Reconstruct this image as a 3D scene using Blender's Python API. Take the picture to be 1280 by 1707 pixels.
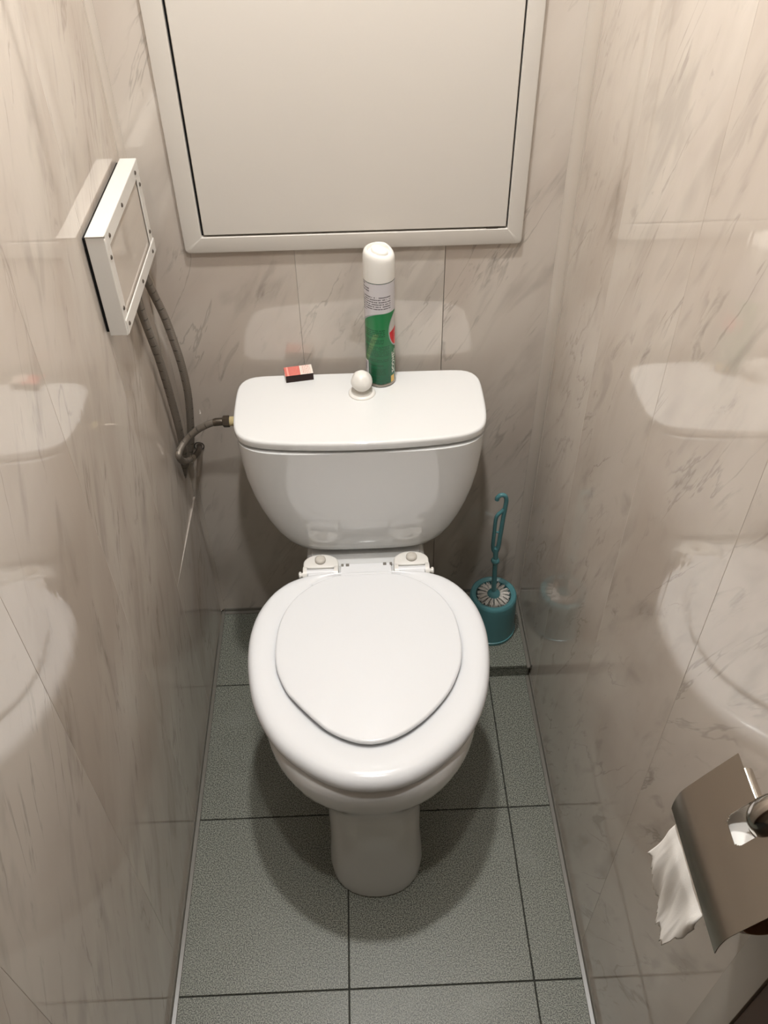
import bpy, bmesh, math, random
from mathutils import Vector, Matrix
random.seed(7)
PI = math.pi
for o in list(bpy.data.objects): bpy.data.objects.remove(o)
S = bpy.context.scene
COL = S.collection

# ------------------------------------------------------------------ camera
cam = bpy.data.cameras.new('camera'); camo = bpy.data.objects.new('camera', cam); COL.objects.link(camo)
cr = Vector((0.999154, -0.039069, -0.012816)); cu = Vector((0.036330, 0.692873, 0.720144)); cd = Vector((0.019256, 0.720000, -0.693707))
M = Matrix.Identity(4)
for i in range(3): M[i][0] = cr[i]; M[i][1] = cu[i]; M[i][2] = -cd[i]
M[0][3], M[1][3], M[2][3] = 0.0580, -0.4840, 1.5505
camo.matrix_world = M
cam.sensor_fit = 'HORIZONTAL'; cam.sensor_width = 36; cam.lens = 1445.28 / 1280 * 36
cam.clip_start = 0.02
S.camera = camo
# ------------------------------------------------------------------ world, exposure
w = bpy.data.worlds.new('world'); S.world = w; w.use_nodes = True
w.node_tree.nodes['Background'].inputs[0].default_value = (1.0, 0.95, 0.9, 1)
w.node_tree.nodes['Background'].inputs[1].default_value = 0.02
S.view_settings.view_transform = 'Standard'
S.view_settings.look = 'None'
S.view_settings.exposure = 0.18
S.view_settings.gamma = 1.0
S.view_settings.use_curve_mapping = False
LAMPS = [(0.055, -0.06, 600.0), (0.055, 0.43, 1100.0)]   # x, y, radiance of the ceiling lamps' diffusers
# ------------------------------------------------------------------ room size (metres)
XL, XR, YB, ZC = -0.2875, 0.3934, 0.8133, 2.18
T = 0.305                                         # floor tile
AX = 0.052                                        # toilet axis

# ================================================================== helpers
def srgb(r, g, b):
    f = lambda c: (c / 12.92 if c <= 0.04045 else ((c + 0.055) / 1.055) ** 2.4)
    return (f(r / 255), f(g / 255), f(b / 255), 1)

class NT:
    """tiny node-tree builder"""
    def __init__(s, name):
        s.m = bpy.data.materials.new(name); s.m.use_nodes = True
        s.t = s.m.node_tree; s.b = s.t.nodes['Principled BSDF']
    def n(s, typ, **kw):
        nd = s.t.nodes.new(typ)
        for k, v in kw.items(): setattr(nd, k, v)
        return nd
    def link(s, a, b): s.t.links.new(a, b)
    def setin(s, sock, v):
        if hasattr(v, 'is_linked') or isinstance(v, bpy.types.NodeSocket): s.link(v, sock)
        else: sock.default_value = v
    def math(s, op, a, b=0.0, c=0.0, clamp=False):
        nd = s.n('ShaderNodeMath', operation=op, use_clamp=clamp)
        for i, v in enumerate((a, b, c)): s.setin(nd.inputs[i], v)
        return nd.outputs[0]
    def mix(s, f, a, b):
        nd = s.n('ShaderNodeMix', data_type='RGBA')
        s.setin(nd.inputs[0], f); s.setin(nd.inputs[6], a); s.setin(nd.inputs[7], b)
        return nd.outputs[2]
    def coord(s, kind='Object'):
        return s.n('ShaderNodeTexCoord').outputs[kind]
    def mapping(s, v, loc=(0, 0, 0), rot=(0, 0, 0), sc=(1, 1, 1)):
        nd = s.n('ShaderNodeMapping'); s.link(v, nd.inputs[0])
        nd.inputs[1].default_value = loc; nd.inputs[2].default_value = rot; nd.inputs[3].default_value = sc
        return nd.outputs[0]
    def noise(s, v, scale, detail=3, rough=0.5, dist=0.0):
        nd = s.n('ShaderNodeTexNoise'); s.link(v, nd.inputs['Vector'])
        nd.inputs['Scale'].default_value = scale; nd.inputs['Detail'].default_value = detail
        nd.inputs['Roughness'].default_value = rough; nd.inputs['Distortion'].default_value = dist
        return nd.outputs[0]
    def ramp(s, f, a, b):
        nd = s.n('ShaderNodeMapRange', interpolation_type='SMOOTHSTEP')
        s.setin(nd.inputs[0], f); nd.inputs[1].default_value = a; nd.inputs[2].default_value = b
        return nd.outputs[0]
    def box(s, x, lo, hi):           # 1 inside lo..hi
        return s.math('MULTIPLY', s.math('GREATER_THAN', x, lo), s.math('LESS_THAN', x, hi))
    def bump(s, h, strength, dist=0.001):
        nd = s.n('ShaderNodeBump'); s.link(h, nd.inputs['Height'])
        nd.inputs['Strength'].default_value = strength; nd.inputs['Distance'].default_value = dist
        s.link(nd.outputs[0], s.b.inputs['Normal'])
    def base(s, v): s.setin(s.b.inputs['Base Color'], v)
    def set(s, rough=None, metal=None, ior=None, coat=None, crough=None):
        for k, v in (('Roughness', rough), ('Metallic', metal), ('IOR', ior), ('Coat Weight', coat), ('Coat Roughness', crough)):
            if v is not None: s.setin(s.b.inputs[k], v)

def plain(name, col, rough=0.4, metal=0.0, var=0.04, scale=30, bump=0.0):
    k = NT(name); c = k.coord()
    n = k.noise(c, scale, 4)
    dark = tuple(x * (1 - var * 2) for x in col[:3]) + (1,)
    k.base(k.mix(n, dark, col)); k.set(rough, metal)
    if bump: k.bump(k.noise(c, scale * 20, 2), bump, 0.0005)
    return k.m

def marble(name, base1, base2, vein, uvoff=True):
    k = NT(name); c = k.coord()
    oi = k.n('ShaderNodeObjectInfo')
    off = k.n('ShaderNodeVectorMath', operation='SCALE'); off.inputs[0].default_value = (7.3, 0, 11.7)
    k.link(oi.outputs['Random'], off.inputs['Scale'])
    add = k.n('ShaderNodeVectorMath', operation='ADD'); k.link(c, add.inputs[0]); k.link(off.outputs[0], add.inputs[1])
    p = add.outputs[0]
    rot = k.mapping(p, rot=(0, math.radians(-27), 0))
    # broad clouds
    cl = k.noise(k.mapping(rot, sc=(5, 1, 1.8)), 1.0, 4, 0.55, 0.4)
    col = k.mix(k.ramp(cl, 0.32, 0.7), base1, base2)
    # long thin veins
    vn = k.noise(k.mapping(rot, sc=(15, 1, 2.6)), 1.0, 5, 0.55, 0.6)
    line = k.math('SUBTRACT', 1.0, k.ramp(k.math('ABSOLUTE', k.math('SUBTRACT', vn, 0.5)), 0.0, 0.017))
    mask = k.ramp(k.noise(k.mapping(rot, loc=(3, 0, 5), sc=(9, 1, 5)), 1.0, 3, 0.5), 0.47, 0.62)
    col = k.mix(k.math('MULTIPLY', k.math('MULTIPLY', line, mask), 0.34), col, vein)
    # short dabs that follow the veins
    db = k.noise(k.mapping(rot, loc=(9, 0, 2), sc=(42, 1, 11)), 1.0, 5, 0.6, 0.7)
    m2 = k.ramp(k.noise(k.mapping(rot, loc=(1, 0, 8), sc=(11, 1, 3.0)), 1.0, 2), 0.47, 0.62)
    col = k.mix(k.math('MULTIPLY', k.math('MULTIPLY', k.ramp(db, 0.56, 0.72), m2), 0.42), col, vein)
    # soft stains
    st = k.noise(k.mapping(rot, loc=(4, 0, 4), sc=(22, 1, 6)), 1.0, 3, 0.5, 0.5)
    col = k.mix(k.math('MULTIPLY', k.ramp(st, 0.52, 0.74), 0.26), col, vein)
    k.base(col); k.set(0.04, ior=1.85)
    rib = k.noise(k.mapping(p, sc=(85, 1, 0.6)), 1.0, 2)
    wav = k.noise(k.mapping(p, sc=(9, 1, 5)), 1.0, 2)
    k.bump(k.math('ADD', rib, k.math('MULTIPLY', wav, 2.0)), 0.09, 0.0015)
    return k.m

def new_bm(): return bmesh.new()

def finish(name, bm, mat, parent=None, smooth=False, angle=None, mods=None):
    me = bpy.data.meshes.new(name)
    bmesh.ops.recalc_face_normals(bm, faces=bm.faces)
    bm.to_mesh(me); bm.free()
    return link(name, me, mat, parent, smooth, angle)

def link(name, me, mat, parent=None, smooth=False, angle=None):
    if mat and not me.materials: me.materials.append(mat)
    if smooth:
        for p in me.polygons: p.use_smooth = True
        if angle is not None: me.set_sharp_from_angle(angle=math.radians(angle))
    o = bpy.data.objects.new(name, me); COL.objects.link(o)
    if parent is not None:
        o.parent = parent
        o.matrix_parent_inverse = Matrix.Translation(-Vector(parent.get('_w', (0, 0, 0))))
    o['_w'] = (0.0, 0.0, 0.0)
    return o

def thing(name, loc, label, cat, group=None):
    e = bpy.data.objects.new(name, None); COL.objects.link(e); e.location = loc; e.empty_display_size = 0.05
    e['_w'] = tuple(float(x) for x in loc)
    e['label'] = label; e['category'] = cat
    if group: e['group'] = group
    return e

def structure(o, label=None):
    o['kind'] = 'structure'
    if label: o['label'] = label
    return o

def add_box(bm, a, b, bev=0.0, seg=2):
    t = bmesh.new()
    bmesh.ops.create_cube(t, size=1)
    for v in t.verts:
        v.co = Vector([(a[i] + b[i]) / 2 + v.co[i] * abs(b[i] - a[i]) for i in range(3)])
    if bev: bmesh.ops.bevel(t, geom=list(t.edges), offset=bev, segments=seg, profile=0.5, affect='EDGES')
    me = bpy.data.meshes.new('tmp'); t.to_mesh(me); t.free(); bm.from_mesh(me); bpy.data.meshes.remove(me)

def box(name, a, b, mat, parent=None, bev=0.0, seg=2, smooth=False):
    bm = new_bm(); add_box(bm, a, b, bev, seg)
    return finish(name, bm, mat, parent, smooth or bev > 0, 40)

def loft(bm, rings, cap0=True, cap1=True, closed=True):
    vs = [[bm.verts.new(p) for p in r] for r in rings]
    n = len(rings[0])
    for a, b in zip(vs, vs[1:]):
        for i in range(n if closed else n - 1):
            bm.faces.new((a[i], a[(i + 1) % n], b[(i + 1) % n], b[i]))
    for flag, r in ((cap0, vs[0]), (cap1, vs[-1])):
        if flag:
            c = bm.verts.new(sum((v.co for v in r), Vector()) / n)
            for i in range(n): bm.faces.new((r[i], r[(i + 1) % n], c))
    return vs

def lathe(bm, prof, c, n=40, axis='z', cap=True, uvR=None):
    """prof: list of (r, h) from bottom to top"""
    rings = []
    for r, h in prof:
        ring = []
        for i in range(n):
            a = 2 * PI * i / n
            x, y = r * math.cos(a), r * math.sin(a)
            if axis == 'z': p = (c[0] + x, c[1] + y, c[2] + h)
            elif axis == 'y': p = (c[0] + x, c[1] + h, c[2] + y)
            else: p = (c[0] + h, c[1] + x, c[2] + y)
            ring.append(Vector(p))
        rings.append(ring)
    return loft(bm, rings, cap and prof[0][0] > 1e-6, cap and prof[-1][0] > 1e-6)

def catmull(pts, sub=10, closed=False):
    P = [Vector(p) for p in pts]; out = []
    n = len(P)
    for i in range(n if closed else n - 1):
        p0 = P[(i - 1) % n] if (closed or i > 0) else P[0] * 2 - P[1]
        p1 = P[i]; p2 = P[(i + 1) % n]
        p3 = P[(i + 2) % n] if (closed or i + 2 < n) else P[-1] * 2 - P[-2]
        for s in range(sub):
            t = s / sub
            out.append(0.5 * ((2 * p1) + (p2 - p0) * t + (2 * p0 - 5 * p1 + 4 * p2 - p3) * t * t + (3 * p1 - p0 - 3 * p2 + p3) * t ** 3))
    if not closed: out.append(P[-1])
    return out

def tube(bm, path, r, n=12, caps=True, uv=False):
    """sweep; r is a number or a list"""
    P = [Vector(p) for p in path]
    up = None; rings = []; L = [0.0]
    for i in range(len(P)):
        t = (P[min(i + 1, len(P) - 1)] - P[max(i - 1, 0)]).normalized()
        if up is None:
            up = t.orthogonal().normalized()
        up = (up - t * up.dot(t)).normalized()
        s = t.cross(up)
        rr = r[i] if isinstance(r, (list, tuple)) else r
        rings.append([P[i] + (up * math.cos(2 * PI * j / n) + s * math.sin(2 * PI * j / n)) * rr for j in range(n)])
        if i: L.append(L[-1] + (P[i] - P[i - 1]).length)
    vs = loft(bm, rings, caps, caps)
    if uv:
        lay = bm.loops.layers.uv.verify()
        idx = {}
        for i, row in enumerate(vs):
            for j, v in enumerate(row): idx[v] = (i, j)
        for f in bm.faces:
            js = [idx[l.vert][1] for l in f.loops if l.vert in idx]
            wrap = (max(js) == n - 1 and min(js) == 0) if js else False
            for l in f.loops:
                if l.vert in idx:
                    i, j = idx[l.vert]
                    if wrap and j == 0: j = n
                    l[lay].uv = (j / n, L[i])

def half_outline(pts, M=40):
    """pts: (halfwidth, y) from the front to the back, on the axis at both ends; returns a closed symmetric outline"""
    c = catmull([(a, b, 0) for a, b in pts], 12)
    c[0].x = 0; c[-1].x = 0
    for p in c: p.x = max(p.x, 0)
    L = [0]
    for a, b in zip(c, c[1:]): L.append(L[-1] + (b - a).length)
    out = []
    for k in range(M + 1):
        d = L[-1] * k / M; i = 0
        while i < len(L) - 2 and L[i + 1] < d: i += 1
        t = (d - L[i]) / max(L[i + 1] - L[i], 1e-9)
        out.append(c[i].lerp(c[i + 1], min(max(t, 0), 1)))
    right = [(p.x, p.y) for p in out]
    left = [(-p.x, p.y) for p in out[-2:0:-1]]
    return right + left

def inset(o, d):
    n = len(o); res = []
    for i in range(n):
        a, b = Vector(o[i - 1]), Vector(o[(i + 1) % n])
        t = (b - a).normalized(); nrm = Vector((-t.y, t.x))       # outline runs counter-clockwise: inward is left
        res.append((o[i][0] + nrm.x * d, o[i][1] + nrm.y * d))
    return res

def scaled(o, f, c): return [(c[0] + (x - c[0]) * f, c[1] + (y - c[1]) * f) for x, y in o]
def ring3(o, z, dx=AX): return [Vector((x + dx, y, z if not callable(z) else z(x, y))) for x, y in o]

def slab(bm, o, z0, z1, rt=0.004, rb=0.002, dome=0.0, c=None, dx=AX, fz=None):
    cx = c or (0, sum(p[1] for p in o) / len(o))
    rings = [scaled(o, 0.5, cx)]; zs = [z0]
    for k in range(4):
        a = PI / 2 * k / 3
        rings.append(inset(o, rb * (1 - math.sin(a)))); zs.append(z0 + rb * (1 - math.cos(a)))
    for k in range(6):
        a = PI / 2 * k / 5
        rings.append(inset(o, rt * (1 - math.cos(a)))); zs.append(z1 - rt + rt * math.sin(a))
    top = inset(o, rt)
    for f in (0.96, 0.9, 0.8, 0.66, 0.5, 0.33, 0.16):
        rings.append(scaled(top, f, cx)); zs.append(z1 + dome * (1 - f * f))
    out = []
    for r, z in zip(rings, zs):
        out.append([Vector((x + dx, y, z + (fz(x, y) if fz else 0))) for x, y in r])
    loft(bm, out)

# ================================================================== materials
m_marble = marble('marble_pvc', srgb(207, 198, 187), srgb(190, 178, 166), srgb(112, 103, 94))
m_white = plain('white_pvc', srgb(216, 212, 205), 0.32, var=0.02)
m_trim = plain('grey_trim_pvc', srgb(116, 112, 103), 0.3, var=0.04)
m_corner = plain('pale_corner_pvc', srgb(196, 186, 174), 0.2, var=0.03)
m_hatch = plain('painted_metal_hatch', srgb(206, 200, 191), 0.42, var=0.015, scale=8)
m_dark = plain('painted_gap_shade', srgb(14, 12, 11), 0.9)  # near-black, stands in for the shade inside narrow gaps
m_brown = plain('brown_door_wood', srgb(88, 62, 46), 0.5, var=0.1, scale=12)
m_hall = plain('hall_plaster', srgb(150, 135, 118), 0.9)
m_ceil = plain('ceiling_white', srgb(225, 220, 212), 0.8)
m_ceram = plain('white_ceramic', srgb(224, 224, 222), 0.03, var=0.006, scale=6)
m_ceram.node_tree.nodes['Principled BSDF'].inputs['IOR'].default_value = 1.75
m_seat = plain('white_plastic_seat', srgb(230, 231, 232), 0.17, var=0.006, scale=6)
m_plast = plain('white_plastic', srgb(230, 227, 220), 0.3, var=0.01)
m_cap = plain('beige_plastic_cap', srgb(205, 199, 188), 0.35)
m_padg = plain('grey_rubber', srgb(120, 116, 108), 0.6)
m_rub = plain('dark_rubber', srgb(48, 44, 40), 0.7)
m_teal = plain('teal_plastic', srgb(86, 138, 142), 0.28, var=0.05)
m_bris = plain('bristle_white', srgb(236, 230, 220), 0.7, var=0.2, scale=160)
m_chrome = plain('chrome', srgb(196, 190, 182), 0.13, 1.0, var=0.01)
m_brush = plain('satin_steel', srgb(178, 171, 161), 0.26, 1.0, var=0.02)
m_steel = plain('dull_steel', srgb(120, 112, 102), 0.35, 1.0, var=0.08)
m_brass = plain('pale_brass_plastic', srgb(206, 190, 146), 0.45)
m_screw = plain('screw_grey', srgb(96, 88, 80), 0.4, 0.6)
m_card = plain('cardboard', srgb(156, 116, 82), 0.85, var=0.1, scale=60)
m_paper = plain('tissue_paper', srgb(242, 239, 233), 0.95, var=0.05, scale=40, bump=0.3)
m_wh_text = plain('white_lettering', srgb(222, 226, 214), 0.4)

def tile_mat():
    k = NT('grey_speckled_tile'); c = k.coord()
    oi = k.n('ShaderNodeObjectInfo')
    f = k.noise(c, 520, 1, 0.7); g = k.noise(c, 330, 2, 0.6); h = k.noise(c, 7, 4, 0.6)
    col = k.mix(k.ramp(f, 0.36, 0.64), srgb(56, 58, 51), srgb(152, 154, 141))
    col = k.mix(k.math('MULTIPLY', k.ramp(g, 0.55, 0.72), 0.5), col, srgb(60, 61, 55))
    col = k.mix(k.math('MULTIPLY', k.ramp(h, 0.5, 0.8), 0.25), col, srgb(150, 152, 144))
    k.base(col); k.set(k.math('ADD', 0.36, k.math('MULTIPLY', f, 0.12)))
    k.bump(f, 0.05, 0.0006)
    return k.m
m_tile = tile_mat()
m_grout = plain('dark_grout', srgb(62, 62, 56), 0.9, var=0.15, scale=90)

def hose_mat():
    k = NT('braided_steel_hose'); uv = k.coord('UV')
    mp = k.mapping(uv, sc=(14, 560, 1))
    s = k.n('ShaderNodeSeparateXYZ'); k.link(mp, s.inputs[0])
    a = k.math('SINE', k.math('MULTIPLY', k.math('ADD', s.outputs[0], s.outputs[1]), PI))
    b = k.math('SINE', k.math('MULTIPLY', k.math('SUBTRACT', s.outputs[0], s.outputs[1]), PI))
    wv = k.math('MAXIMUM', k.math('ABSOLUTE', a), k.math('ABSOLUTE', b))
    col = k.mix(k.ramp(wv, 0.5, 1.0), srgb(80, 74, 67), srgb(156, 147, 136))
    # the dark tracer threads along the braid
    u2 = k.n('ShaderNodeSeparateXYZ'); k.link(uv, u2.inputs[0])
    tr = k.math('MULTIPLY', k.math('GREATER_THAN', k.math('FRACT', k.math('MULTIPLY', u2.outputs[1], 48)), 0.88),
                k.math('GREATER_THAN', k.math('SINE', k.math('MULTIPLY', k.math('ADD', k.math('MULTIPLY', u2.outputs[0], 4), k.math('MULTIPLY', u2.outputs[1], 90)), PI)), 0.2))
    col = k.mix(k.math('MULTIPLY', tr, 0.5), col, srgb(26, 22, 20))
    k.base(col); k.set(0.45, 0.55); k.bump(wv, 0.5, 0.0006)
    return k.m
m_hose = hose_mat()

# ================================================================== the room
floor = structure(box('floor', (XL - 0.35, -1.5, -0.06), (XR + 0.35, YB + 0.02, -0.0025), m_grout))
def tile(x0, x1, y0, y1, z=0.0, th=0.009, parent=floor, name='tile'):
    g = 0.0011
    return box(name, (x0 + g, y0 + g, z - th), (x1 - g, y1 - g, z), m_tile, parent, 0.0007, 1)
xs = [XL + 0.002, 0.0, T, XR - 0.002]
ys = [-2 * T, -T, 0.0, T, 2 * T - 0.002, YB - 0.002]
for x0, x1 in zip(xs, xs[1:]):
    for y0, y1 in zip(ys, ys[1:]):
        tile(x0, x1, y0, y1)
# raised step at the right rear, one tile high
STX, STY, STZ = 0.135, 0.603, 0.0365
step = structure(box('floor_step', (STX + 0.004, STY + 0.004, 0.0005), (XR - 0.002, YB - 0.002, STZ - 0.0095), m_rub))
step.name = 'trim_1'
tile(STX, T + 0.001, STY - 0.001, YB - 0.002, STZ, parent=step); tile(T - 0.001, XR - 0.002, STY - 0.001, YB - 0.002, STZ, parent=step)
box('tile', (STX + 0.002, STY + 0.0005, 0.001), (XR - 0.003, STY + 0.0045, STZ - 0.0105), m_tile, step)

structure(box('ceiling', (XL - 0.35, -1.5, ZC), (XR + 0.35, YB + 0.05, ZC + 0.04), m_ceil))

def panel_mesh(wd, z0, z1, gap=0.0001, bev=0.0005):
    """a PVC panel in its own frame: x along the wall (to the right seen from the room), -y into the room"""
    bm = new_bm(); add_box(bm, (gap * 0.3, 0, z0), (wd - gap, 0.008, z1))
    es = [e for e in bm.edges if abs(e.verts[0].co.y) < 1e-5 and abs(e.verts[1].co.y) < 1e-5 and abs(e.verts[0].co.x - e.verts[1].co.x) < 1e-5]
    bmesh.ops.bevel(bm, geom=es, offset=bev, segments=2, profile=0.5, affect='EDGES')
    me = bpy.data.meshes.new('panel'); bmesh.ops.recalc_face_normals(bm, faces=bm.faces); bm.to_mesh(me); bm.free()
    me.materials.append(m_marble)
    return me
def put_panel(wall, me, loc, rz):
    o = bpy.data.objects.new('panel', me); COL.objects.link(o); o.parent = wall
    o.location = loc; o.rotation_euler = (0, 0, rz)
    return o

wb = structure(box('wall_back', (XL - 0.02, YB + 0.0075, 0), (XR + 0.02, YB + 0.05, ZC), m_white))
for x0, x1 in ((XL, -0.0442), (-0.0442, 0.1998), (0.1998, XR)):
    put_panel(wb, panel_mesh(x1 - x0, 0.001, ZC, 0.0007 if x0 > -0.1 else 0.0001), (x0, YB, 0), 0)
YF = -0.195
wl = structure(box('wall_left', (XL - 0.05, -0.33, 0), (XL - 0.0085, YB + 0.05, ZC), m_white))
wr = structure(box('wall_right', (XR + 0.0085, YF - 0.04, 0), (XR + 0.05, YB + 0.05, ZC), m_white))
full = panel_mesh(0.25, 0.001, ZC)
for k in range(3):
    put_panel(wl, full, (XL, -0.1915 + 0.25 * k, 0), PI / 2)
put_panel(wl, panel_mesh(0.1085, 0.001, ZC), (XL, -0.30, 0), PI / 2)
put_panel(wl, panel_mesh(0.2548, 0.379, ZC), (XL, 0.5585, 0), PI / 2)
# the sawn-off lower piece of the corner panel stands a little proud at its rear end
low = put_panel(wl, panel_mesh(0.238, 0.001, 0.3775), (XL - 0.0002, 0.5590, 0), PI / 2 - 0.016)
for k in range(4):
    y1 = 0.8043 - 0.25 * k
    if k == 0: put_panel(wr, panel_mesh(YB - y1, 0.001, ZC), (XR, YB, 0), -PI / 2)
    put_panel(wr, full, (XR, y1, 0), -PI / 2)

# corner and floor profiles
def profile_strip(name, prof, a, b, mat, up):
    """sweep a 2-D profile (p, q) from a to b; p along `up[0]`, q along `up[1]`"""
    bm = new_bm(); U, V = Vector(up[0]), Vector(up[1])
    loft(bm, [[Vector(e) + U * p + V * q for p, q in prof] for e in (a, b)])
    return structure(finish(name, bm, mat, None, True, 35))
def cove(l1, l2, t=0.0016):
    pts = [(0, 0), (l1, 0), (l1, t)]
    for k in range(1, 8):
        f = k / 8
        pts.append((l1 * (1 - f) ** 1.8 + t * 0.4, t + (l2 - t) * f ** 1.8))
    pts += [(t, l2), (0, l2)]
    return pts
profile_strip('trim_2', cove(0.010, 0.012), (XL, YB, 0.012), (XL, YB, ZC), m_corner, ((1, 0, 0), (0, -1, 0)))
profile_strip('trim_3', cove(0.014, 0.034), (XR, YB, STZ + 0.010), (XR, YB, ZC), m_corner, ((-1, 0, 0), (0, -1, 0)))
LP = [(0, 0), (0.0090, 0), (0.0096, 0.001), (0.0090, 0.0022), (0.0030, 0.0034), (0.0024, 0.0100), (0.0012, 0.0112), (0, 0.011)]
profile_strip('baseboard_left', LP, (XL, -0.30, 0), (XL, YB, 0), m_trim, ((1, 0, 0), (0, 0, 1)))
profile_strip('baseboard_back', LP, (XL + 0.010, YB, 0), (STX + 0.06, YB, 0), m_trim, ((0, -1, 0), (0, 0, 1)))
profile_strip('baseboard_right', LP, (XR, -0.205, 0), (XR, STY - 0.001, 0), m_trim, ((-1, 0, 0), (0, 0, 1)))
profile_strip('trim_4', LP, (XR, STY - 0.008, STZ), (XR, YB, STZ), m_trim, ((-1, 0, 0), (0, 0, 1)))
profile_strip('trim_5', LP, (STX + 0.06, YB, STZ), (XR - 0.010, YB, STZ), m_trim, ((0, -1, 0), (0, 0, 1)))
# doorway: pale end strips, brown frame, hall beyond
for x0, x1, yy, nm in ((XL - 0.05, XL + 0.003, -0.3005, 'trim_6'), (XR - 0.003, XR + 0.05, -0.2055, 'trim_7')):
    structure(box(nm, (x0, yy - 0.03, 0), (x1, yy + (0.008 if x0 > 0 else 0), ZC), m_corner, bev=0.001))
structure(box('trim_8', (XL - 0.06, -0.42, 0), (XL + 0.002, -0.331, ZC), m_brown, bev=0.004))
structure(box('trim_9', (XR - 0.002, -0.42, 0), (XR + 0.06, -0.236, ZC), m_brown, bev=0.004))
structure(box('trim_10', (XL + 0.004, -0.42, 2.0), (XR - 0.004, -0.332, ZC - 0.001), m_brown, bev=0.004))
structure(box('wall_hall_left', (XL - 0.38, -1.5, 0), (XL - 0.35, -0.2, ZC), m_hall))
structure(box('wall_hall_right', (XR + 0.35, -1.5, 0), (XR + 0.38, -0.2, ZC), m_hall))
structure(box('wall_front', (XL - 0.38, -1.54, 0), (XR + 0.38, -1.5, ZC), m_hall))

# ------------------------------------------------------------------ ceiling lamps (both out of the frame)
def lamp_mat(rad):
    k = NT('lamp_diffuser'); k.base((1, 1, 1, 1))
    k.b.inputs['Emission Color'].default_value = (1.0, 0.995, 0.985, 1)
    k.b.inputs['Emission Strength'].default_value = rad
    return k.m
for (lx, ly, rad), lb in zip(LAMPS, ('round recessed ceiling lamp near the doorway', 'round recessed ceiling lamp above the toilet lid')):
    t = thing('ceiling_lamp', (lx, ly, ZC), lb, 'lamp', 'recessed ceiling lamps')
    bm = new_bm(); lathe(bm, [(0.034, -0.004), (0.047, -0.008), (0.050, -0.004), (0.050, 0.0), (0.034, 0.0)], (lx, ly, ZC), 40, cap=False)
    finish('bezel', bm, m_chrome, t, True, 40)
    bm = new_bm(); lathe(bm, [(0.033, -0.0045), (0.033, -0.001)], (lx, ly, ZC), 40)
    finish('diffuser', bm, lamp_mat(rad), t)

# ================================================================== access hatch on the rear wall
hx0, hx1, hz0, hz1 = -0.216, 0.3205, 0.8935, 1.62
hat = thing('access_hatch', ((hx0 + hx1) / 2, YB, hz0), 'large white metal access hatch on the rear wall above the cistern', 'hatch')
bm = new_bm()
fy = YB - 0.009
def rrect(x0, x1, z0, z1, r, y):
    pts = []
    for cx, cz, a0 in ((x1 - r, z0 + r, -PI / 2), (x1 - r, z1 - r, 0), (x0 + r, z1 - r, PI / 2), (x0 + r, z0 + r, PI)):
        for k in range(5):
            a = a0 + PI / 2 * k / 4
            pts.append(Vector((cx + r * math.cos(a), y, cz + r * math.sin(a))))
    return pts
ix0, ix1, iz0, iz1 = -0.1865, 0.2955, 0.9205, 1.592
loft(bm, [rrect(hx0, hx1, hz0, hz1, 0.006, YB), rrect(hx0, hx1, hz0, hz1, 0.006, fy + 0.003), rrect(hx0 + 0.001, hx1 - 0.001, hz0 + 0.001, hz1 - 0.001, 0.006, fy + 0.0008), rrect(hx0 + 0.003, hx1 - 0.003, hz0 + 0.003, hz1 - 0.003, 0.005, fy),
          rrect(ix0 - 0.001, ix1 + 0.001, iz0 - 0.001, iz1 + 0.001, 0.001, fy), rrect(ix0, ix1, iz0, iz1, 0.001, fy + 0.001), rrect(ix0, ix1, iz0, iz1, 0.001, YB)], False, False)
finish('frame', bm, m_hatch, hat, True, 40)
box('recess', (ix0 + 0.0005, YB - 0.002, iz0 + 0.0005), (ix1 - 0.0005, YB - 0.0005, iz1 - 0.0005), m_dark, hat)  # near-black sheet, paints the shade seen in the gap round the door
bm = new_bm()
dx0, dx1, dz0, dz1 = ix0 + 0.0042, ix1 - 0.0026, iz0 + 0.0034, iz1 - 0.003
loft(bm, [rrect(dx0, dx1, dz0, dz1, 0.001, YB - 0.003), rrect(dx0, dx1, dz0, dz1, 0.001, fy + 0.0012), rrect(dx0 + 0.001, dx1 - 0.001, dz0 + 0.001, dz1 - 0.001, 0.001, fy)])
finish('door', bm, m_hatch, hat, True, 40)
box('latch_tongue', (0.262, fy + 0.0006, dz0 - 0.0030), (0.280, fy + 0.004, dz0 + 0.0002), m_screw, hat)

# ================================================================== valve box on the left wall
bx = thing('valve_cover_box', (XL, 0.67, 0.908), 'shallow white framed box with marbled face screwed to the left wall', 'box')
xo = XL + 0.0285; xb = XL + 0.0050
y0, y1, z0, z1 = 0.5475, 0.7915, 0.9085, 1.0520
box('gap_shade_core', (XL + 0.0003, y0 + 0.004, z0 + 0.004), (xb + 0.011, y1 - 0.004, z1 - 0.004), m_dark, bx)  # dark core added so the gap to the wall reads as shadow
box('face_panel', (xb + 0.012, y0 + 0.002, z0 + 0.002), (xo - 0.0022, y1 - 0.002, z1 - 0.002), m_marble, bx)
fw = 0.021
def angle_piece(name, boxes, mat=None):
    bm = new_bm()
    for a, b in boxes: add_box(bm, a, b, 0.0006, 1)
    return finish(name, bm, mat or m_white, bx, True, 35)
rail_top = angle_piece('frame_rail', [((xb, y0 - 0.001, z1 - 0.0012), (xo + 0.0006, y1, z1 + 0.0004)), ((xo - 0.0012, y0 + 0.004, z1 - fw), (xo + 0.0008, y1, z1))])
rail_front = angle_piece('frame_rail', [((xb, y0, z0), (xo, y0 + 0.0014, z1 - 0.0015)), ((xo - 0.0012, y0, z0), (xo + 0.0002, y0 + fw, z1 - 0.005))])
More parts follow.
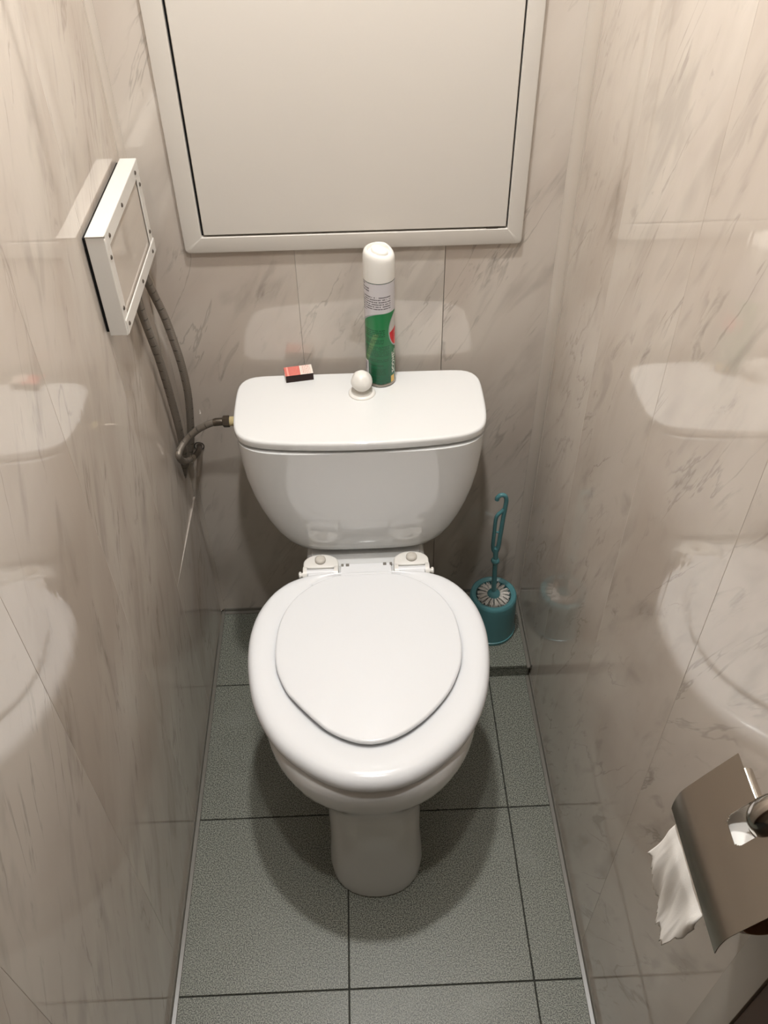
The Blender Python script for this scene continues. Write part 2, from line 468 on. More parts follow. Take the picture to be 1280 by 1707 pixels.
rail_rear = angle_piece('frame_rail', [((xb, y1 - 0.0014, z0), (xo, y1, z1 - 0.0015)), ((xo - 0.0012, y1 - fw, z0 + 0.004), (xo + 0.0002, y1, z1 - 0.005))])
rail_bottom = angle_piece('frame_rail', [((xb, y0 + 0.002, z0), (xo - 0.001, y1, z0 + 0.0014)), ((xo - 0.0006, y0 + 0.003, z0), (xo + 0.0016, y1 + 0.001, z0 + fw))])
def screw(parent, y, z, x):
    bm = new_bm(); lathe(bm, [(0.0031, 0), (0.0031, 0.0006), (0.002, 0.0016), (0.0007, 0.0012)], (x, y, z), 12, 'x')
    return finish('screw', bm, m_screw, parent, True, 40)
for yy in (y0 + 0.024, (y0 + y1) / 2 - 0.01, y1 - 0.026): screw(rail_top, yy, z1 - fw / 2, xo + 0.0008)
for yy in (y0 + 0.014, (y0 + y1) / 2 + 0.006, y1 - 0.024): screw(rail_bottom, yy, z0 + fw / 2, xo + 0.0016)
for zz in (z0 + 0.036, z1 - 0.034): screw(rail_front, y0 + fw / 2, zz, xo + 0.0002); screw(rail_rear, y1 - fw / 2, zz, xo + 0.0002)

# ================================================================== hoses
def hose(pts, r, name, root, mat=m_hose, sub=12):
    bm = new_bm(); tube(bm, catmull(pts, sub), r, 14, True, True)
    return finish(name, bm, mat, root, True, 60)
h1 = thing('braided_hose', (-0.2735, 0.687, 0.46), 'braided metal hose from the valve box, the one nearer the viewer', 'hose')
hose([(-0.2735, 0.6840, 0.9080), (-0.2735, 0.6874, 0.8717), (-0.2735, 0.6997, 0.8277), (-0.2735, 0.7221, 0.7633), (-0.2735, 0.7359, 0.7064), (-0.2735, 0.7465, 0.6422), (-0.2740, 0.7540, 0.5764), (-0.2790, 0.7640, 0.512), (-0.2890, 0.7740, 0.462), (-0.3000, 0.780, 0.430)], 0.0066, 'braid', h1)
h2 = thing('braided_hose', (-0.2745, 0.76, 0.46), 'braided metal hose from the valve box, the one nearer the rear corner', 'hose')
hose([(-0.2745, 0.7420, 0.9080), (-0.2725, 0.7520, 0.8830), (-0.2710, 0.7740, 0.8390), (-0.2646, 0.7850, 0.7915), (-0.2581, 0.7850, 0.7449), (-0.2535, 0.7850, 0.6962), (-0.2528, 0.7850, 0.6389), (-0.2586, 0.7850, 0.5788), (-0.2700, 0.7900, 0.512), (-0.2860, 0.7950, 0.470), (-0.3000, 0.7960, 0.440)], 0.0068, 'braid', h2)
h3 = thing('inlet_hose', (-0.17, 0.722, 0.62), 'short looped braided hose feeding the left side of the cistern', 'hose')
lp = [(-0.1990, 0.722, 0.6205), (-0.2105, 0.724, 0.6161), (-0.2348, 0.73, 0.5991), (-0.2578, 0.732, 0.5768), (-0.2706, 0.722, 0.5635), (-0.2739, 0.712, 0.5553), (-0.2712, 0.725, 0.5314), (-0.2615, 0.745, 0.5196), (-0.2544, 0.775, 0.5100), (-0.2592, 0.815, 0.4925)]
hose(lp[:8], 0.0062, 'braid', h3)
hose([lp[7], (-0.2570, 0.760, 0.5145), lp[8], (-0.2555, 0.795, 0.5020), lp[9]], 0.0056, 'pipe_stub', h3, m_steel)
d = (Vector(lp[8]) - Vector(lp[7])).normalized()
bm = new_bm(); tube(bm, [Vector(lp[7]) - d * 0.004, Vector(lp[7]) + d * 0.006], 0.0072, 16); finish('crimp_sleeve', bm, m_brush, h3, True, 40)
bm = new_bm(); tube(bm, [(-0.2030, 0.7223, 0.6195), (-0.1990, 0.722, 0.6205), (-0.1870, 0.722, 0.6210)], [0.0068, 0.0072, 0.0068], 18); finish('crimp_sleeve', bm, m_steel, h3, True, 40)
bm = new_bm(); lathe(bm, [(0.0085, 0), (0.0105, 0.0015), (0.0105, 0.0115), (0.0085, 0.0125)], (-0.1875, 0.722, 0.6210), 6, 'x'); finish('hex_nut', bm, m_steel, h3)
bm = new_bm(); prof = []
for k in range(7): prof += [(0.0086, k * 0.0017), (0.0078, k * 0.0017 + 0.0008)]
lathe(bm, prof, (-0.1752, 0.722, 0.6212), 20, 'x'); finish('threaded_inlet', bm, m_brass, h3, True, 25)
bm = new_bm(); lathe(bm, [(0.0080, 0.0), (0.0094, -0.0010), (0.0100, -0.002), (0.0100, 0.0)], (-0.2590, YB, 0.4940), 24, 'y', cap=False); finish('wall_grommet', bm, m_rub, h3, True, 40)

# ================================================================== toilet
toi = thing('toilet', (AX, 0.40, 0.0), 'white ceramic toilet with cistern, closed seat and lid', 'toilet')
# ---- bowl with its pedestal
rim = half_outline([(0, .1375), (.03, .139), (.058, .1435), (.088, .156), (.115, .1765), (.139, .206), (.157, .2415), (.168, .28), (.172, .34), (.167, .42), (.146, .49), (.122, .54), (.113, .58), (.111, .64), (.100, .664), (0, .666)])
ped = half_outline([(0, .1456), (.022, .1475), (.045, .1555), (.063, .1695), (.076, .190), (.0825, .215), (.083, .26), (.082, .40), (.088, .52), (.094, .60), (.085, .625), (0, .628)])
neck = half_outline([(0, .1500), (.022, .152), (.042, .159), (.059, .172), (.071, .190), (.0765, .215), (.0765, .26), (.078, .40), (.088, .52), (.094, .60), (.085, .625), (0, .628)])
def mixo(a, b, t): return [(p[0] * (1 - t) + q[0] * t, p[1] * (1 - t) + q[1] * t) for p, q in zip(a, b)]
bm = new_bm()
rings = [ring3(scaled(ped, 0.6, (0, .4)), 0.002), ring3(inset(ped, 0.003), 0.002), ring3(inset(ped, 0.0005), 0.0035), ring3(ped, 0.007), ring3(ped, 0.03), ring3(mixo(ped, neck, .4), 0.07), ring3(mixo(ped, neck, .85), 0.12), ring3(neck, 0.16),
         ring3(neck, 0.22), ring3(mixo(neck, rim, .05), 0.262), ring3(mixo(neck, rim, .15), 0.284), ring3(mixo(neck, rim, .34), 0.300), ring3(mixo(neck, rim, .60), 0.312), ring3(mixo(neck, rim, .82), 0.321), ring3(mixo(neck, rim, .95), 0.331), ring3(rim, 0.343),
         ring3(rim, 0.355), ring3(inset(rim, .0015), 0.366), ring3(inset(rim, .005), 0.374), ring3(inset(rim, .010), 0.3775), ring3(inset(rim, .018), 0.3785), ring3(scaled(inset(rim, .02), .8, (0, .36)), 0.3785)]
loft(bm, rings)
bowl = finish('bowl', bm, m_ceram, toi, True, 60)
box('rear_ledge', (AX - 0.101, 0.592, 0.374), (AX + 0.101, 0.655, 0.3815), m_ceram, toi, 0.003, 3)
# ---- cistern
def sect(hw, yf, yb, p=4.2):
    M = 80; yc = (yf + yb) / 2; d = (yb - yf) / 2; out = []
    for k in range(M):
        a = -PI / 2 + 2 * PI * k / M
        c, s = math.cos(a), math.sin(a)
        out.append((hw * math.copysign(abs(c) ** (2 / p), c), yc + d * math.copysign(abs(s) ** (2 / p), s)))
    return out
bm = new_bm()
prof = [(.050, .664, .742, .3880), (.098, .640, .748, .3868), (.116, .629, .752, .3885), (.1275, .620, .754, .3940), (.139, .612, .756, .4040), (.151, .6055, .758, .4200), (.1645, .600, .760, .4440), (.1765, .595, .762, .4730), (.1865, .5905, .763, .5040), (.195, .587, .765, .5370), (.2015, .584, .768, .5740), (.2055, .582, .771, .6120), (.2072, .581, .772, .6430), (.2075, .5805, .772, .6600), (.196, .591, .760, .6600)]
loft(bm, [ring3(sect(a, b + 0.0115 * min(1, max(0, (z - .40) / .2)), c + 0.0115), z - 0.0125 * min(1, max(0, (z - .40) / .25))) for a, b, c, z in prof])
cis = finish('cistern', bm, m_ceram, toi, True, 60)
box('gasket', (AX - 0.07, 0.660, 0.379), (AX + 0.07, 0.735, 0.390), m_rub, toi, 0.003)
lido = half_outline([(a_ * 1.02, b_ + 0.0115 + 0.006 * max(0, (.70 - b_) / .13)) for a_, b_ in [(0, .5735), (.05, .5745), (.10, .578), (.145, .584), (.175, .5925), (.193, .6055), (.2025, .625), (.2065, .655), (.2075, .70), (.2065, .738), (.202, .757), (.191, .770), (.172, .7765), (.12, .778), (0, .778)]], 56)
bm = new_bm(); slab(bm, lido, 0.6532, 0.6685, 0.0048, 0.003, 0.0030, (0, .69))
clid = finish('cistern_lid', bm, m_ceram, toi, True, 70)
# ---- flush knob
kx, ky, kz = AX + 0.0045, 0.7235, 0.6712
bm = new_bm(); lathe(bm, [(0.0, -0.0015), (0.0225, -0.0015), (0.0232, 0.0008), (0.0222, 0.0030), (0.0185, 0.0042), (0.0175, 0.0030), (0.0090, 0.0028), (0.0060, 0.006), (0.0050, 0.012), (0.0, 0.012)], (kx, ky, kz), 48)
kb = finish('knob_base', bm, m_plast, clid, True, 50)
bm = new_bm(); rings = []
R = 0.0182
for i in range(25):
    ph = -PI / 2 + PI * (i + 0.001) / 24.002
    ring = []
    for j in range(64):
        a = 2 * PI * j / 64
        env = math.exp(-((ph - 0.55) / 0.36) ** 2)
        r = R * (1 - 0.11 * env * (0.5 + 0.5 * math.cos(6 * a + 0.9)) ** 1.3)
        zz = R * math.sin(ph); zz = min(zz, R * 0.93 + 0.1 * (zz - R * 0.93)) if zz > R * 0.93 else zz
        ring.append(Vector((kx + r * math.cos(ph) * math.cos(a), ky + r * math.cos(ph) * math.sin(a), kz + 0.0245 + zz)))
    rings.append(ring)
loft(bm, rings); finish('flush_knob', bm, m_plast, clid, True, 60)
# ---- seat ring
so = half_outline([(0, .1365), (.03, .139), (.060, .1485), (.097, .170), (.1345, .2025), (.163, .243), (.1835, .291), (.1945, .344), (.1980, .385), (.1965, .424), (.187, .465), (.167, .503), (.143, .527), (.120, .5385), (.100, .5435), (.060, .545), (0, .545)], 64)
lo = half_outline([(0, .1995), (.024, .2035), (.055, .2180), (.089, .2450), (.1225, .2850), (.1435, .3290), (.1505, .362), (.1515, .395), (.1455, .4425), (.1265, .4855), (.0945, .518), (.062, .535), (.034, .5395), (0, .540)], 64)
inn = [(x * .80, .375 + (y - .375) * .80) for x, y in lo]
SL = 0.0
prof = [(0.00, .3965), (0.012, .4020), (0.05, .4078), (0.12, .4125), (0.22, .4152), (0.36, .4162), (0.55, .4155), (0.75, .4135), (0.92, .4110), (1.0, .4085)]
bm = new_bm(); rings = []
for t, z in prof: rings.append([Vector((o[0] + (l[0] - o[0]) * t + AX, o[1] + (l[1] - o[1]) * t, z)) for o, l in zip(so, lo)])
for t, z in ((.15, .4055), (.6, .4035), (.95, .399), (1.0, .394), (.9, .3885)): rings.append([Vector((l[0] + (i[0] - l[0]) * t + AX, l[1] + (i[1] - l[1]) * t, z)) for l, i in zip(lo, inn)])
for t, z in ((.6, .3865), (.12, .3870), (.04, .3880), (.008, .3915)): rings.append([Vector((o[0] + (l[0] - o[0]) * t + AX, o[1] + (l[1] - o[1]) * t, z)) for o, l in zip(so, lo)])
rings.append(rings[0])
loft(bm, rings, False, False); bmesh.ops.remove_doubles(bm, verts=bm.verts, dist=1e-6)
seat = finish('seat', bm, m_seat, toi, True, 70)
for sx in (-1, 1):
    box('bumper', (AX + sx * 0.09 - 0.012, 0.215, 0.3780), (AX + sx * 0.09 + 0.012, 0.235, 0.3880), m_seat, seat, 0.002)
# ---- lid, lying inside the ring, its front lifted a few millimetres, a chip at the front left
lo2 = []
for x, y in lo:
    if x < 0 and .232 < y < .292:
        f = math.sin(PI * (y - .232) / .06); f = f ** 0.6
        n = Vector((0.70, 0.71)); x += n.x * .0022 * f; y += n.y * .0022 * f
    lo2.append((x, y))
bm = new_bm()
slab(bm, inset(lo2, .0004), 0.4095, 0.4165, 0.0040, 0.0012, 0.0018, (0, .38), fz=lambda x, y: max(0, (.52 - y)) * 0.019 + (0.0018 if (x < -.07 and .225 < y < .29) else 0) * 0.6)
lid = finish('lid', bm, m_seat, toi, True, 70)
hinge_bits = set(bpy.data.objects)
# tongue of the lid between the hinges
bm = new_bm(); slab(bm, half_outline([(0, .515), (.03, .516), (.044, .522), (.0455, .545), (.0455, .566), (.044, .574), (.03, .5755), (0, .5755)], 24), 0.403, 0.4155, 0.003, 0.001, 0.0)
finish('lid_tongue', bm, m_seat, toi, True, 60)
for x in (-0.0415, -0.0325, 0.0335, 0.0445):
    s = 0.0030 if abs(x) < 0.04 else 0.0022
    box('tongue_slot', (AX + x - s, 0.5680, 0.4125), (AX + x + s, 0.5742, 0.4163), m_padg, toi, 0.0006)
for sx, hxc in ((-1, -0.0805), (1, 0.0815)):
    hg = None
    cx = AX + hxc; cy = 0.588
    bm = new_bm(); o = []
    for k in range(33):
        a = PI * k / 32; o.append((0.0315 * math.cos(a), cy + 0.021 * math.sin(a)))
    o += [(-0.0315, 0.577), (-0.015, 0.5755), (0.015, 0.5755), (0.0315, 0.577)]
    slab(bm, o, 0.380, 0.4065, 0.003, 0.001, 0.001, (0, .585), dx=cx)
    hg = finish('hinge', bm, m_plast, toi, True, 50)
    bm = new_bm(); lathe(bm, [(0.0092, 0.4065), (0.0100, 0.4085), (0.0096, 0.4120), (0.0070, 0.4140), (0.003, 0.4146)], (cx + sx * 0.001, 0.5915, 0), 28); finish('bolt_cap', bm, m_cap, hg, True, 50)
    for lx in (-0.0275, 0.0275):
        bm = new_bm()
        loft(bm, [[Vector((cx + lx + s, 0.5635 + 0.0115 * math.cos(a) * (1.25 if math.cos(a) > 0 else 1), 0.4040 + 0.0105 * math.sin(a))) for a in [2 * PI * q / 20 for q in range(20)]] for s in (-0.0036, 0.0036)])
        finish('lug', bm, m_plast, hg, True, 40)
    bm = new_bm(); tube(bm, [(cx - 0.025, 0.5625, 0.4065), (cx + 0.025, 0.5625, 0.4065)], 0.0072, 18); finish('barrel', bm, m_seat, hg, True, 50)
    bm = new_bm(); slab(bm, [(x, y) for x, y in ((-0.022, .530), (0.022, .530), (0.022, .5625), (-0.022, .5625))], 0.4030, 0.4125, 0.002, 0.001, 0.0, (0, .546), dx=cx); finish('seat_tab', bm, m_seat, hg, True, 50)
    bm = new_bm(); xx = cx + sx * 0.031
    lathe(bm, [(0.0042, 0.0), (0.0042, sx * 0.0030), (0.0060, sx * 0.0034), (0.0062, sx * 0.0066), (0.0045, sx * 0.0080)], (xx, 0.5610, 0.4045), 18, 'x'); finish('hinge_pin', bm, m_plast, hg, True, 40)

for o in set(bpy.data.objects) - hinge_bits:
    o.data.transform(Matrix.Translation((0, -0.0095, 0)))

# ================================================================== air freshener can
LZ = 0.6716
cx, cy = 0.0900, 0.7620
CR = 0.0249; CU = 0.0272
can = thing('air_freshener_can', (cx, cy, LZ), 'green and white air freshener spray can standing on the cistern lid', 'spray can')
def can_label():
    k = NT('can_label_print'); uv = k.coord('UV')
    sp = k.n('ShaderNodeSeparateXYZ'); k.link(uv, sp.inputs[0]); s, v = sp.outputs[0], sp.outputs[1]
    white = srgb(206, 202, 204); green = srgb(28, 112, 66); dk = srgb(18, 66, 40); silver = srgb(168, 170, 170)
    sn = k.math('MINIMUM', s, 0.004)
    edge = k.math('SUBTRACT', 0.1425, k.math('MULTIPLY', k.math('POWER', k.math('ABSOLUTE', k.math('SUBTRACT', sn, 0.004)), 2.0), 12.0))
    dv = k.math('SUBTRACT', edge, v)
    # green field, darker towards the base, with a pale diagonal beam
    gcol = k.mix(k.ramp(v, 0.0, 0.13), srgb(14, 84, 56), srgb(40, 126, 74))
    beam = k.math('SUBTRACT', 1.0, k.ramp(k.math('ABSOLUTE', k.math('SUBTRACT', k.math('ADD', s, 0.052), k.math('MULTIPLY', v, 0.42))), 0.003, 0.007))
    gcol = k.mix(k.math('MULTIPLY', k.math('MULTIPLY', beam, k.box(v, 0.035, 0.105)), 0.35), gcol, srgb(134, 160, 96))
    col = k.mix(k.math('GREATER_THAN', dv, 0.0), white, gcol)
    sw = k.math('MULTIPLY', k.math('MAXIMUM', k.math('SUBTRACT', 0.0, s), 0.0), 0.12)
    col = k.mix(k.math('MULTIPLY', k.math('LESS_THAN', dv, 0.0), k.math('GREATER_THAN', k.math('ADD', dv, sw), 0.0)), col, silver)
    # medallion on the right
    el = k.math('ADD', k.math('POWER', k.math('DIVIDE', k.math('SUBTRACT', s, 0.0405), 0.0250), 2.0), k.math('POWER', k.math('DIVIDE', k.math('SUBTRACT', v, 0.1065), 0.0340), 2.0))
    ins = k.mix(k.math('LESS_THAN', k.math('ADD', v, k.math('MULTIPLY', s, -0.35)), 0.0985), srgb(196, 192, 186), srgb(206, 34, 40))
    med = k.mix(k.math('LESS_THAN', el, 0.84), silver, ins)
    col = k.mix(k.math('LESS_THAN', el, 1.0), col, med)
    # microscopic text lines (a print too small to read)
    def lines(v0, v1, n, s0, s1, c, dens=0.42):
        nonlocal col
        li = k.math('MULTIPLY', k.math('SUBTRACT', v, v0), n / (v1 - v0))
        fr = k.math('FRACT', li); ix = k.math('FLOOR', li)
        row = k.box(fr, 0.28, 0.74)
        cv = k.n('ShaderNodeCombineXYZ'); k.link(k.math('MULTIPLY', s, 420), cv.inputs[0]); k.link(k.math('MULTIPLY', ix, 7.7), cv.inputs[1])
        gap = k.math('GREATER_THAN', k.noise(cv.outputs[0], 1.0, 1), dens)
        a = k.math('MULTIPLY', k.math('MULTIPLY', row, gap), k.math('MULTIPLY', k.box(v, v0, v1), k.box(s, s0, s1)))
        col = k.mix(k.math('MULTIPLY', a, 0.8), col, c)
    ink = srgb(60, 52, 54)
    lines(0.1490, 0.1735, 6, -0.05, 0.0205, ink)
    lines(0.1450, 0.1490, 1, -0.05, -0.0270, ink)
    lines(0.1790, 0.1880, 2, -0.05, -0.0200, ink, 0.36)
    lines(0.1895, 0.1935, 1, -0.05, -0.0310, ink, 0.36)
    lines(0.0985, 0.1130, 4, -0.05, 0.0085, dk)
    lines(0.0855, 0.0945, 3, -0.05, 0.0060, dk)
    lines(0.0610, 0.0815, 8, -0.05, 0.0170, dk)
    lines(0.0500, 0.0560, 2, -0.05, 0.0160, dk)
    lines(0.0415, 0.0450, 1, -0.05, 0.0050, dk, 0.2)
    lines(0.0240, 0.0370, 5, -0.030, 0.0095, dk)
    lines(0.0170, 0.0215, 2, -0.030, -0.0030, dk)
    lines(0.0110, 0.0140, 1, -0.02, 0.0080, dk)
    # bar-code patch at the left, yellow flash at the lower right
    bc = k.math('MULTIPLY', k.box(s, -0.046, -0.0268), k.box(v, 0.016, 0.0480))
    bar = k.math('MULTIPLY', k.box(s, -0.046, -0.0300), k.math('GREATER_THAN', k.math('FRACT', k.math('MULTIPLY', v, 900)), 0.5))
    bar = k.math('MULTIPLY', bar, k.box(v, 0.019, 0.0450))
    col = k.mix(bc, col, k.mix(bar, srgb(205, 203, 206), srgb(88, 80, 86)))
    ye = k.math('MULTIPLY', k.box(s, 0.0205, 0.0300), k.box(v, 0.0045, 0.0185))
    col = k.mix(ye, col, srgb(232, 190, 96))
    # row of small symbols at the foot
    fs = k.math('SUBTRACT', k.math('FRACT', k.math('MULTIPLY', s, 130)), 0.5); fv = k.math('MULTIPLY', k.math('SUBTRACT', v, 0.0065), 130)
    dot = k.math('LESS_THAN', k.math('ADD', k.math('POWER', fs, 2), k.math('POWER', fv, 2)), 0.09)
    col = k.mix(k.math('MULTIPLY', k.math('MULTIPLY', dot, k.box(s, -0.02, 0.0155)), 0.75), col, dk)
    k.base(col); k.set(0.24)
    return k.m
m_label = can_label()
NA = 64; HB = 0.1950
bm = new_bm(); lay = bm.loops.layers.uv.verify()
hs = [0.0055, 0.03, 0.06, 0.1, 0.15, HB]; KR = CR / CU
grid = [[bm.verts.new((cx + CR * math.sin(-PI + 2 * PI * j / NA), cy - CR * math.cos(-PI + 2 * PI * j / NA), LZ + h)) for j in range(NA)] for h in hs]
for i in range(len(hs) - 1):
    for j in range(NA):
        f = bm.faces.new((grid[i][j], grid[i][(j + 1) % NA], grid[i + 1][(j + 1) % NA], grid[i + 1][j]))
        for l, (ii, jj) in zip(f.loops, ((i, j), (i, j + 1), (i + 1, j + 1), (i + 1, j))):
            l[lay].uv = (CU * (-PI + 2 * PI * jj / NA), hs[ii])
for r in (grid[0], grid[-1]): bm.faces.new(r)
body = finish('can_body', bm, m_label, can, True, 40)
bm = new_bm(); lathe(bm, [(r * KR, h) for r, h in [(0.024, 0.0), (0.0268, 0.0004), (0.0282, 0.0022), (0.0274, 0.0042), (0.0268, 0.0060)]], (cx, cy, LZ), 56); finish('base_rim', bm, m_brush, can, True, 60)
# cap: dome cut by a slanting recess that holds the push button
bm = new_bm(); rings = []
for r, h in [(0.0262, 0.0), (0.0276, 0.0003), (0.0278, 0.006), (0.0277, 0.024), (0.0275, 0.034), (0.0270, 0.0400), (0.0258, 0.0445), (0.0238, 0.0475), (0.0208, 0.0488), (0.0196, 0.0480), (0.0188, 0.0430), (0.0, 0.0425)]:
    ring = []
    for j in range(64):
        a = 2 * PI * j / 64; x = r * KR * math.cos(a); y = r * KR * math.sin(a)
        sl = max(0, (x * 0.85 - y * 0.5) / 0.028) * 0.0105 * max(0, (h - 0.030) / 0.02)
        ring.append(Vector((cx + x, cy + y, LZ + HB + 0.001 + h - sl)))
    rings.append(ring)
loft(bm, rings, True, True)
cap = finish('cap', bm, m_plast, can, True, 50)
bm = new_bm(); o = [(0.0140 * math.cos(2 * PI * j / 40), 0.0112 * math.sin(2 * PI * j / 40)) for j in range(40)]
cz = LZ + HB + 0.0435; rot = Matrix.Rotation(math.radians(-30), 2)
o = [tuple(rot @ Vector(p)) for p in o]
slab(bm, [(x, y + cy) for x, y in o], cz - 0.006, cz + 0.0052, 0.003, 0.001, 0.0012, (0, cy), dx=cx + 0.0015, fz=lambda x, y: -0.20 * (x * 0.85 - (y - cy) * 0.5))
finish('push_button', bm, m_plast, cap, True, 50)
# the brand word running up the right side of the can
def wrap_text(word, size, s0, v0, mat, parent, name='lettering'):
    cu_ = bpy.data.curves.new('txt', 'FONT'); cu_.body = word; cu_.size = size; cu_.fill_mode = 'FRONT'; cu_.resolution_u = 3; cu_.offset = 0.0004
    to = bpy.data.objects.new('txt', cu_); COL.objects.link(to)
    dg = bpy.context.evaluated_depsgraph_get(); me = bpy.data.meshes.new_from_object(to.evaluated_get(dg))
    bpy.data.objects.remove(to); bpy.data.curves.remove(cu_)
    for v in me.vertices:
        s = s0 - v.co.y; h = v0 + v.co.x; a = s / CU
        v.co = Vector((cx + (CR + 0.0002) * math.sin(a), cy - (CR + 0.0002) * math.cos(a), LZ + h))
    me.materials.clear(); return link(name, me, mat, parent)
wrap_text('ECONEL', 0.0118, 0.0312, 0.0235, m_wh_text, body)

# ================================================================== matchbox
def matchbox():
    k = NT('matchbox_print'); c = k.coord()
    sp = k.n('ShaderNodeSeparateXYZ'); k.link(c, sp.inputs[0]); x, y = sp.outputs[0], sp.outputs[1]
    coral = srgb(208, 112, 100); wht = srgb(228, 218, 206); lt = srgb(236, 160, 146)
    n = k.noise(c, 900, 2)
    left = k.mix(k.box(x, -0.0205, -0.0175), coral, lt)
    left = k.mix(k.math('MULTIPLY', k.math('MULTIPLY', k.box(x, -0.0145, 0.001), k.math('GREATER_THAN', k.math('FRACT', k.math('MULTIPLY', x, 420)), 0.55)), k.math('MULTIPLY', k.ramp(n, 0.4, 0.6), 0.4)), left, lt)
    rows = k.math('MULTIPLY', k.box(x, 0.0055, 0.0205), k.math('GREATER_THAN', k.math('FRACT', k.math('MULTIPLY', x, 330)), 0.5))
    rows = k.math('MULTIPLY', k.math('MULTIPLY', rows, k.box(y, -0.0125, 0.0140)), k.ramp(n, 0.42, 0.5))
    right = k.mix(k.math('MULTIPLY', rows, 0.75), wht, coral)
    k.base(k.mix(k.math('GREATER_THAN', k.math('SUBTRACT', x, k.math('MULTIPLY', y, 0.02)), 0.0025), left, right)); k.set(0.6)
    return k.m
m_match = matchbox()
m_strike = plain('striker_brown', srgb(46, 26, 22), 0.8, var=0.2, scale=300)
ang = math.atan2(0.0079, 0.0484)
mbx = bpy.data.objects.new('matchbox', None); COL.objects.link(mbx)
mbx['label'] = 'small red and white matchbox lying on the cistern lid'; mbx['category'] = 'matchbox'
L_, W_, H_ = 0.0485, 0.0270, 0.0140
mbx.location = (-0.0507 - W_ / 2 * math.sin(ang), 0.7584 + W_ / 2 * math.cos(ang) + 0.0070, LZ - 0.0020); mbx.rotation_euler = (0, 0, ang)
def mpart(name, a, b, mat, bev=0.0):
    bm = new_bm(); add_box(bm, a, b, bev, 1)
    o = finish(name, bm, mat); o.parent = mbx; return o
mpart('sleeve_top', (-L_ / 2, -W_ / 2, H_ - 0.0006), (L_ / 2, W_ / 2, H_), m_match)
mpart('sleeve_bottom', (-L_ / 2, -W_ / 2, 0), (L_ / 2, W_ / 2, 0.0006), m_paper)
mpart('striker', (-L_ / 2 + 0.0005, -W_ / 2 - 0.0002, 0.0002), (L_ / 2, -W_ / 2 + 0.0006, H_ - 0.0002), m_strike)
mpart('striker', (-L_ / 2, W_ / 2 - 0.0006, 0.0002), (L_ / 2, W_ / 2 + 0.0002, H_ - 0.0002), m_strike)
mpart('tray', (-L_ / 2 + 0.0004, -W_ / 2 + 0.001, 0.0008), (L_ / 2 - 0.0004, W_ / 2 - 0.001, H_ - 0.0009), m_paper)

# ================================================================== toilet brush and its pot
bx_, by_ = 0.3190, 0.7105
pot = thing('brush_pot', (bx_, by_, STZ), 'teal plastic toilet brush pot standing on the tiled step', 'brush holder')
bm = new_bm()
PZ = 0.1130; PK = 1.165
lathe(bm, [(r * PK, h) for r, h in [(0.0440, 0.0), (0.0462, 0.0012), (0.0464, 0.0080), (0.0448, 0.0088), (0.0442, 0.03), (0.0432, 0.08), (0.0426, PZ - 0.008), (0.0418, PZ - 0.002), (0.0395, PZ + 0.0004), (0.0350, PZ - 0.0008), (0.0318, PZ - 0.0032), (0.0312, PZ - 0.010), (0.0335, 0.05), (0.0335, 0.006), (0.0, 0.006)]], (bx_, by_, STZ + 0.0003), 64)
finish('pot', bm, m_teal, pot, True, 50)
br = thing('toilet_brush', (bx_, by_, STZ + 0.02), 'teal toilet brush with hooked handle and white bristles in its pot', 'toilet brush')
lean = lambda z: (bx_ - 0.012 + 0.0, by_)
hx, hy = 0.3140, by_ - 0.002
ZT = STZ + PZ
bm = new_bm(); lathe(bm, [(0.010, ZT - 0.085), (0.0100, ZT - 0.012), (0.0135, ZT - 0.006), (0.0138, ZT + 0.002), (0.0110, ZT + 0.0075), (0.0066, ZT + 0.0105), (0.0054, ZT + 0.012)], (hx + 0.005, hy, 0), 32)
finish('hub', bm, m_teal, br, True, 45)
bm = new_bm(); lathe(bm, [(0.0054, ZT + 0.011), (0.0049, ZT + 0.06), (0.0049, 0.246), (0.0070, 0.2475), (0.0088, 0.2515), (0.0088, 0.2545), (0.0070, 0.2585), (0.0050, 0.2600), (0.0054, 0.272), (0.0050, 0.290)], (0, 0, 0), 24)
for v in bm.verts:
    f = (v.co.z - ZT) / 0.13
    v.co.x += hx + 0.005 - 0.0055 * min(f, 1.2); v.co.y += hy
finish('stem', bm, m_teal, br, True, 45)
bm = new_bm()
sx0 = hx - 0.0012
tube(bm, catmull([(sx0 + 0.001, hy, 0.276), (sx0 + 0.0045, hy, 0.292), (sx0 + 0.0062, hy, 0.330), (sx0 + 0.0078, hy, 0.370), (sx0 + 0.0096, hy, 0.403), (sx0 + 0.0100, hy, 0.421), (sx0 + 0.0062, hy, 0.4325), (sx0 - 0.0015, hy, 0.4345), (sx0 - 0.0070, hy, 0.4290), (sx0 - 0.0080, hy, 0.4225)], 8), 0.0044, 12)
tube(bm, catmull([(sx0 - 0.001, hy, 0.276), (sx0 - 0.0062, hy, 0.292), (sx0 - 0.0066, hy, 0.330), (sx0 - 0.0062, hy, 0.370), (sx0 - 0.0028, hy, 0.3835), (sx0 + 0.003, hy, 0.3905), (sx0 + 0.0090, hy, 0.3990)], 8), 0.0038, 12)
tube(bm, [(sx0 - 0.0048, hy, 0.3360), (sx0 + 0.0062, hy, 0.3340)], 0.0020, 10)
finish('handle', bm, m_teal, br, True, 60)
bm = new_bm()
